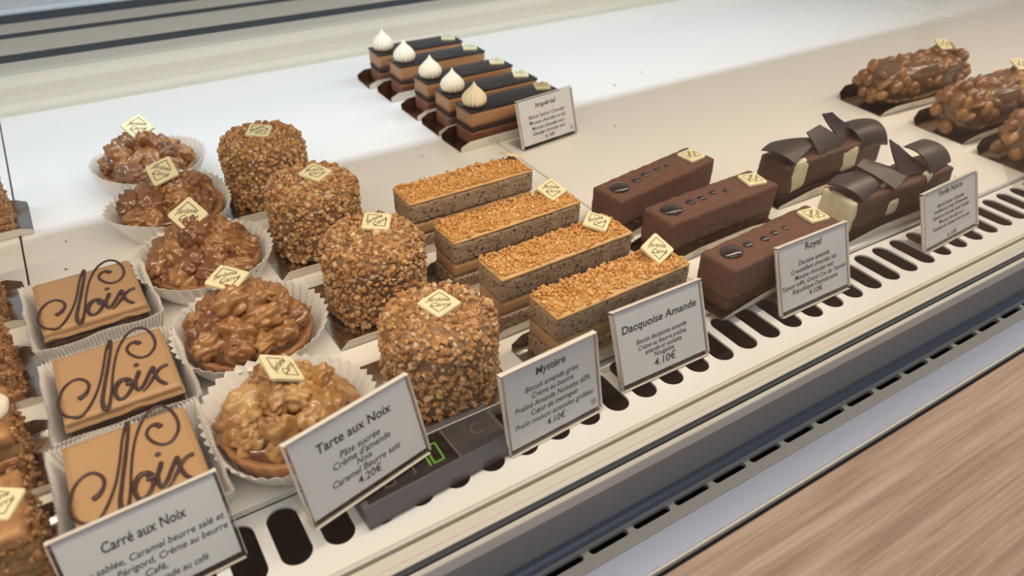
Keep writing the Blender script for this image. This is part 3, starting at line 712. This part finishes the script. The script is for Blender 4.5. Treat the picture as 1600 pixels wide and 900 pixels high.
# ------------------------------------------------------------------ flaky pastry bars at the left edge
m_puff = mat('puff_pastry', (190, 142, 92), .5, col2=(142, 96, 56), nscale=120, namt=.5, bump=.8, bscale=260, aniso=(1, 1, 5), coat=.15)
m_pcream = mat('coffee_cream', (182, 142, 98), .55, col2=(164, 122, 78), nscale=120, namt=.4, bump=.5, bscale=240)
m_topcr = mat('white_cream', (238, 230, 210), .45, sss=.2)
def puff(label, xr, y, seed, topping):
    t = thing('flaky_pastry_bar', label, 'pastry', (xr-.055, y, 0), 0, 'flaky cream filled bars at the left edge'); L, W_ = .055, .0225; rng = np.random.default_rng(seed)
    tray(t, -L, L+.013, W_+.003, m_silver, .009, 70, False)
    zz = .0012
    for k, (hh, m, am) in enumerate(((.009, m_puff, .0016), (.0085, m_pcream, .0011), (.008, m_puff, .0018), (.0085, m_pcream, .0011), (.009, m_puff, .0016))):
        ins = .001 if m is m_pcream else 0
        cake_block('pastry_layer' if m is m_puff else 'cream_layer', -L+ins, L-ins, -W_+ins, W_-ins, zz, zz+hh+.0012, m, t, am, 170, .003, seed+k, .0025); zz += hh
    pts = [(L+rng.uniform(-.001, .0016), rng.uniform(-W_, W_), rng.uniform(.003, .044)) for _ in range(140)]+[(rng.uniform(-L, L), -W_+rng.uniform(-.0012, .001), rng.uniform(.003, .044)) for _ in range(260)]
    bits('pastry_flakes', pts, None, rng.uniform(.0007, .0021, len(pts)), m_puff, t, seed)
    if topping:
        bm = bmesh.new(); bmesh.ops.create_icosphere(bm, subdivisions=4, radius=1)
        for v in bm.verts:
            p = v.co.copy(); v.co = Vector((L-.013+p.x*.015*(1+.1*noise.noise(p*2)), p.y*.0135, zz+.004+p.z*.0075))
        from_bm('cream_rosette', bm, m_topcr, t, True)
    else: plaque(t, (L-.010, 0, zz+.002), .3, (.1, .1), .0125)
puff('flaky pastry bar at the left edge, farthest back, topped with cream', -.0640, .7000, 71, True)
puff('flaky pastry bar at the left edge, second from the back', -.0780, .5640, 72, False)
puff('flaky pastry bar at the left edge, third from the back', -.0740, .4710, 73, True)
puff('flaky pastry bar at the left edge, second from the front', -.0740, .3910, 74, True)
puff('flaky pastry bar at the left edge beside the Carré aux Noix sign', -.0720, .3190, 75, False)

# ------------------------------------------------------------------ price signs
def sign(label, x, y, z, W_, ang, tilt, s, lines, flake=None, text=True, flip=False):
    t = thing('price_sign', label, 'sign', (x, y, z), math.radians(ang), 'clear acrylic price signs'); th = math.radians(tilt); sn, cs = math.sin(th), math.cos(th)
    yd = Vector((0, sn, cs)); nd = Vector((0, -cs, sn)); xd = Vector((1, 0, 0)); P = lambda u, v, d: xd*u+yd*v+nd*d
    def slab(name, u0, u1, v0, v1, d0, d1, m):
        v = [P(u, v_, d) for d in (d0, d1) for (u, v_) in ((u0, v0), (u1, v0), (u1, v1), (u0, v1))]
        return mk(name, v, [(0, 3, 2, 1), (4, 5, 6, 7), (0, 1, 5, 4), (1, 2, 6, 5), (2, 3, 7, 6), (3, 0, 4, 7)], m, t)
    T = .0011
    # rounded front sheet and back sheet
    def rsheet(name, d0, d1):
        r = .0025; o = []
        for cx, cy, a0 in ((W_-r, r, -90), (W_-r, s-r, 0), (r, s-r, 90), (r, r, 180)):
            for k in range(4):
                a = math.radians(a0+30*k); o.append((cx+r*math.cos(a), cy+r*math.sin(a)))
        n = len(o); v = [P(u, v_, d0) for u, v_ in o]+[P(u, v_, d1) for u, v_ in o]
        mk(name, v, [tuple(range(n))[::-1], tuple(range(n, 2*n))]+[(i, (i+1) % n, n+(i+1) % n, n+i) for i in range(n)], m_acr, t)
    rsheet('front_sheet', .0010, .0010+T); rsheet('back_sheet', -.0010-T, -.0010)
    # bright polished edge lines
    e = .00024
    for nm, u0, u1, v0, v1 in (('edge', 0, W_, s-e*2, s), ('edge', 0, e*1.6, .002, s-.002), ('edge', W_-e*1.6, W_, .002, s-.002)):
        slab('polished_edge', u0, u1, v0, v1, -.0021, .0021, m_acre)
    slab('polished_edge', .001, W_-.001, 0, e*1.5, -.0021, .0021, m_acre)
    mx = .0022
    pc = slab('paper_card', mx, W_-mx, .0042, s-.0016, -.0008, .0008, m_paper)
    # foot reaching back on the shelf
    ft = .026 if z < .005 else .018
    v = [(.0, .0, .0), (W_, .0, .0), (W_, ft, .0), (0, ft, .0), (.0, .0, .0013), (W_, .0, .0013), (W_, ft, .0013), (0, ft, .0013)]
    mk('foot', v, [(0, 3, 2, 1), (4, 5, 6, 7), (0, 1, 5, 4), (1, 2, 6, 5), (2, 3, 7, 6), (3, 0, 4, 7)], m_acr, t)
    for k, (txt, yf, wf, ef, *cx) in enumerate(lines):
        u = W_*(cx[0] if cx else .5); text_obj('title_text' if k == 0 else 'price_text' if '€' in txt else 'description_text', txt, m_ink, t, P(u, s*(1-yf), .00095), xd, yd, width=W_*wf, em=s*ef, bold=.014 if k == 0 else .006, shear=.14 if k == 0 or '€' in txt else .24, lift=.00002)
    if flake:
        c = P(W_*.915, s*.17, .00097); fv = []; ff = []
        for k in range(3):
            a = PI*k/3; d = xd*math.cos(a)+yd*math.sin(a); q = xd*-math.sin(a)+yd*math.cos(a); b = len(fv)
            fv += [c+d*.0017+q*.00014, c-d*.0017+q*.00014, c-d*.0017-q*.00014, c+d*.0017-q*.00014]; ff.append((b, b+1, b+2, b+3))
        n = 16; b = len(fv)
        for k in range(n):
            a = 2*PI*k/n; d = xd*math.cos(a)+yd*math.sin(a); fv += [c+d*.0022, c+d*.0019]
        ff += [(b+2*k, b+2*((k+1) % n), b+2*((k+1) % n)+1, b+2*k+1) for k in range(n)]
        mk('snowflake_mark', fv, ff, mat('blue_grey_ink', (96, 108, 132), .8), t)
    return t
D_ = .098
sign('Carré aux Noix price sign in clear acrylic', -.0657, .2674, -.006, .0785, 3, 24, .052,
     [('Carré aux Noix', .27, .50, .150), ('Pâte sablée, Caramel beurre salé et', .47, .90, .100), ('Noix du Périgord, Crème au beurre', .58, .90, .100), ('Café,', .69, .13, .100, .48), ('Glaçage amande au café', .80, .56, .100)])
sign('Tarte aux Noix price sign in clear acrylic', .0456, .2576, .0078, .0784, 12.2, 19, .053,
     [('Tarte aux Noix', .24, .60, .145), ('Pâte sucrée', .42, .33, .105), ('Crème d\'amande', .51, .47, .105), ('Noix', .595, .13, .10), ('Caramel Beurre salé', .69, .56, .105), ('4.20€', .80, .20, .125)])
sign('Mystère price sign in clear acrylic', .1662, .2561, -.006, .0722, 3.1, 13, .058,
     [('Mystère', .14, .31, .125), ('Biscuit amande grise', .30, .56, .092), ('Crème au beurre', .395, .44, .092), ('Praliné Amande Noisette 60%', .495, .80, .092), ('Cœur de meringue', .59, .49, .092), ('Pralin maison amandes grillées', .69, .84, .092), ('4.10€', .80, .20, .115)], True)
sign('Dacquoise Amande price sign in clear acrylic', .2600, .2650, -.006, .0777, -.5, 22, .057,
     [('Dacquoise Amande', .27, .84, .135), ('Biscuit dacquoise amande', .47, .57, .085), ('Crème au beurre praliné,', .555, .55, .085), ('amande et noisette', .63, .42, .085), ('Nougatine', .70, .23, .085), ('4.10€', .81, .25, .135)])
sign('Royal price sign in clear acrylic', .4143, .2653, -.006, .0787, -.3, 21, .056,
     [('Royal', .13, .24, .135), ('Dacoise amande', .33, .45, .092), ('Croustillant chocolat lait', .425, .66, .092), ('Mousse chocolat noir', .52, .57, .092), ('Tainori 64%, Grand Cru de Terroir', .615, .93, .092), ('République Dominicaine', .705, .66, .092), ('4.10€', .80, .20, .105)])
sign('Forêt Noire price sign in clear acrylic', .5920, .2635, -.006, .0850, 2.6, 22, .053,
     [('Forêt Noire', .12, .44, .13), ('Biscuit Sacher Chocolat', .31, .50, .085), ('Imbibée au sirop d\'Amarena', .40, .62, .085), ('Ganache chocolat lacté Vanille', .495, .68, .085), ('Mousse chocolat noir', .59, .46, .085), ('Émulsion & Copeaux de chocolat', .68, .70, .085), ('4.10€', .87, .19, .10)])
sign('Impérial price sign in clear acrylic', .3965, .5975, 0, .0765, 7.0, 17, .052,
     [('Impérial', .18, .37, .135), ('Biscuit Sacher Chocolat', .39, .66, .10), ('Mousse chocolat au lait', .505, .67, .10), ('Mousse chocolat noir', .62, .60, .10), ('Glaçage chocolat noir', .725, .60, .10), ('4.10€', .84, .19, .105)], True)
# a sign lying at the right edge: only its clear foot shows
t = thing('price_sign', 'clear acrylic sign holder lying on the slotted strip at the right edge', 'sign', (.7900, .2500, -.0058), math.radians(38), 'clear acrylic price signs')
mk('foot', [(0, 0, 0), (.075, 0, .004), (.075, .048, .012), (0, .048, .010), (0, 0, .0012), (.075, 0, .0052), (.075, .048, .0132), (0, .048, .0112)], [(0, 3, 2, 1), (4, 5, 6, 7), (0, 1, 5, 4), (1, 2, 6, 5), (2, 3, 7, 6), (3, 0, 4, 7)], m_acr, t)
mk('polished_edge', [(0, 0, .0012), (.075, 0, .0052), (.075, .0006, .0053), (0, .0006, .0013)], [(0, 1, 2, 3)], m_acre, t)

# ------------------------------------------------------------------ thermometer display
td = thing('thermometer_display', 'dark grey digital thermometer display lying on the slotted strip', 'thermometer', (.0735, .2520, -.0059), math.radians(3.8))
m_dev = mat('grey_plastic', (78, 76, 80), .45); m_dev2 = mat('dark_plastic', (50, 49, 52), .4); m_scr = mat('display_window', (20, 18, 16), .08, coat=.5)
DW, DD = .0975, .036
mk('housing', [(0, 0, 0), (DW, 0, 0), (DW, DD, 0), (0, DD, 0), (0, -.0005, .0065), (DW, -.0005, .0065), (DW, .0050, .0120), (0, .0050, .0120), (DW, DD, .0135), (0, DD, .0135)],
   [(0, 3, 2, 1), (0, 1, 5, 4), (4, 5, 6, 7), (7, 6, 8, 9), (3, 9, 8, 2), (1, 2, 8, 6, 5), (0, 4, 7, 9, 3)], m_dev, td)
zt = lambda y: .0120+(y-.005)*.0015/(DD-.005)
def on_top(name, u0, u1, y0, y1, lift, m): return mk(name, [(u0, y0, zt(y0)+lift), (u1, y0, zt(y0)+lift), (u1, y1, zt(y1)+lift), (u0, y1, zt(y1)+lift), (u0, y0, zt(y0)-.001), (u1, y0, zt(y0)-.001), (u1, y1, zt(y1)-.001), (u0, y1, zt(y1)-.001)], [(0, 1, 2, 3), (0, 4, 5, 1), (1, 5, 6, 2), (2, 6, 7, 3), (3, 7, 4, 0)], m, td)
on_top('display_window', .004, .0625, .0065, .030, .0004, m_scr)
on_top('unit_plate', .0645, .0955, .0065, .030, .0003, m_dev2)
text_obj('unit_mark', '°C', m_dev, td, (.0800, .0185, zt(.0185)+.0004), (1, 0, 0), (0, 1, 0), width=.011, em=.013, bold=0, shear=.1)
m_seg = mat('lit_segment', (84, 150, 40), .4, emit=.12); m_off = mat('unlit_segment', (74, 62, 48), .5)
def digit(u, segs, m):
    w_, h_, tk = .0075, .014, .0011; y0 = .010
    S = {'a': (0, w_, h_-tk, h_), 'd': (0, w_, 0, tk), 'g': (0, w_, h_/2-tk/2, h_/2+tk/2), 'f': (0, tk, h_/2, h_), 'b': (w_-tk, w_, h_/2, h_), 'e': (0, tk, 0, h_/2), 'c': (w_-tk, w_, 0, h_/2)}
    v = []; f = []
    for s_ in segs:
        a, b, c, d = S[s_]; k = len(v); v += [(u+a+.1*c, y0+c, zt(y0+c)+.0006), (u+b+.1*c, y0+c, zt(y0+c)+.0006), (u+b+.1*d, y0+d, zt(y0+d)+.0006), (u+a+.1*d, y0+d, zt(y0+d)+.0006)]; f.append((k, k+1, k+2, k+3))
    mk('display_digit', v, f, m, td)
digit(.016, 'abcdef', m_off); digit(.0285, 'bcg', m_off); digit(.0385, 'bc', m_seg); digit(.0475, 'abcdef', m_seg)

# a few loose crumbs on the shelf
rng = np.random.default_rng(5)
pts = [(.0150, .790, .0008), (.10, .66, .0008), (-.035, .60, .0006), (-.030, .645, .0006), (.300, .640, .0006), (.52, .60, .0006), (.60, .70, .0006), (.74, .33, .0006), (1.19, .70, .0012), (.020, .452, .0006), (.66, .72, .0006)]
cr = bits('crumbs', pts, None, rng.uniform(.0008, .0018, len(pts)), m_puff, None, 5)
cr['label'] = 'loose pastry crumbs scattered over the white shelf'; cr['category'] = 'crumbs'
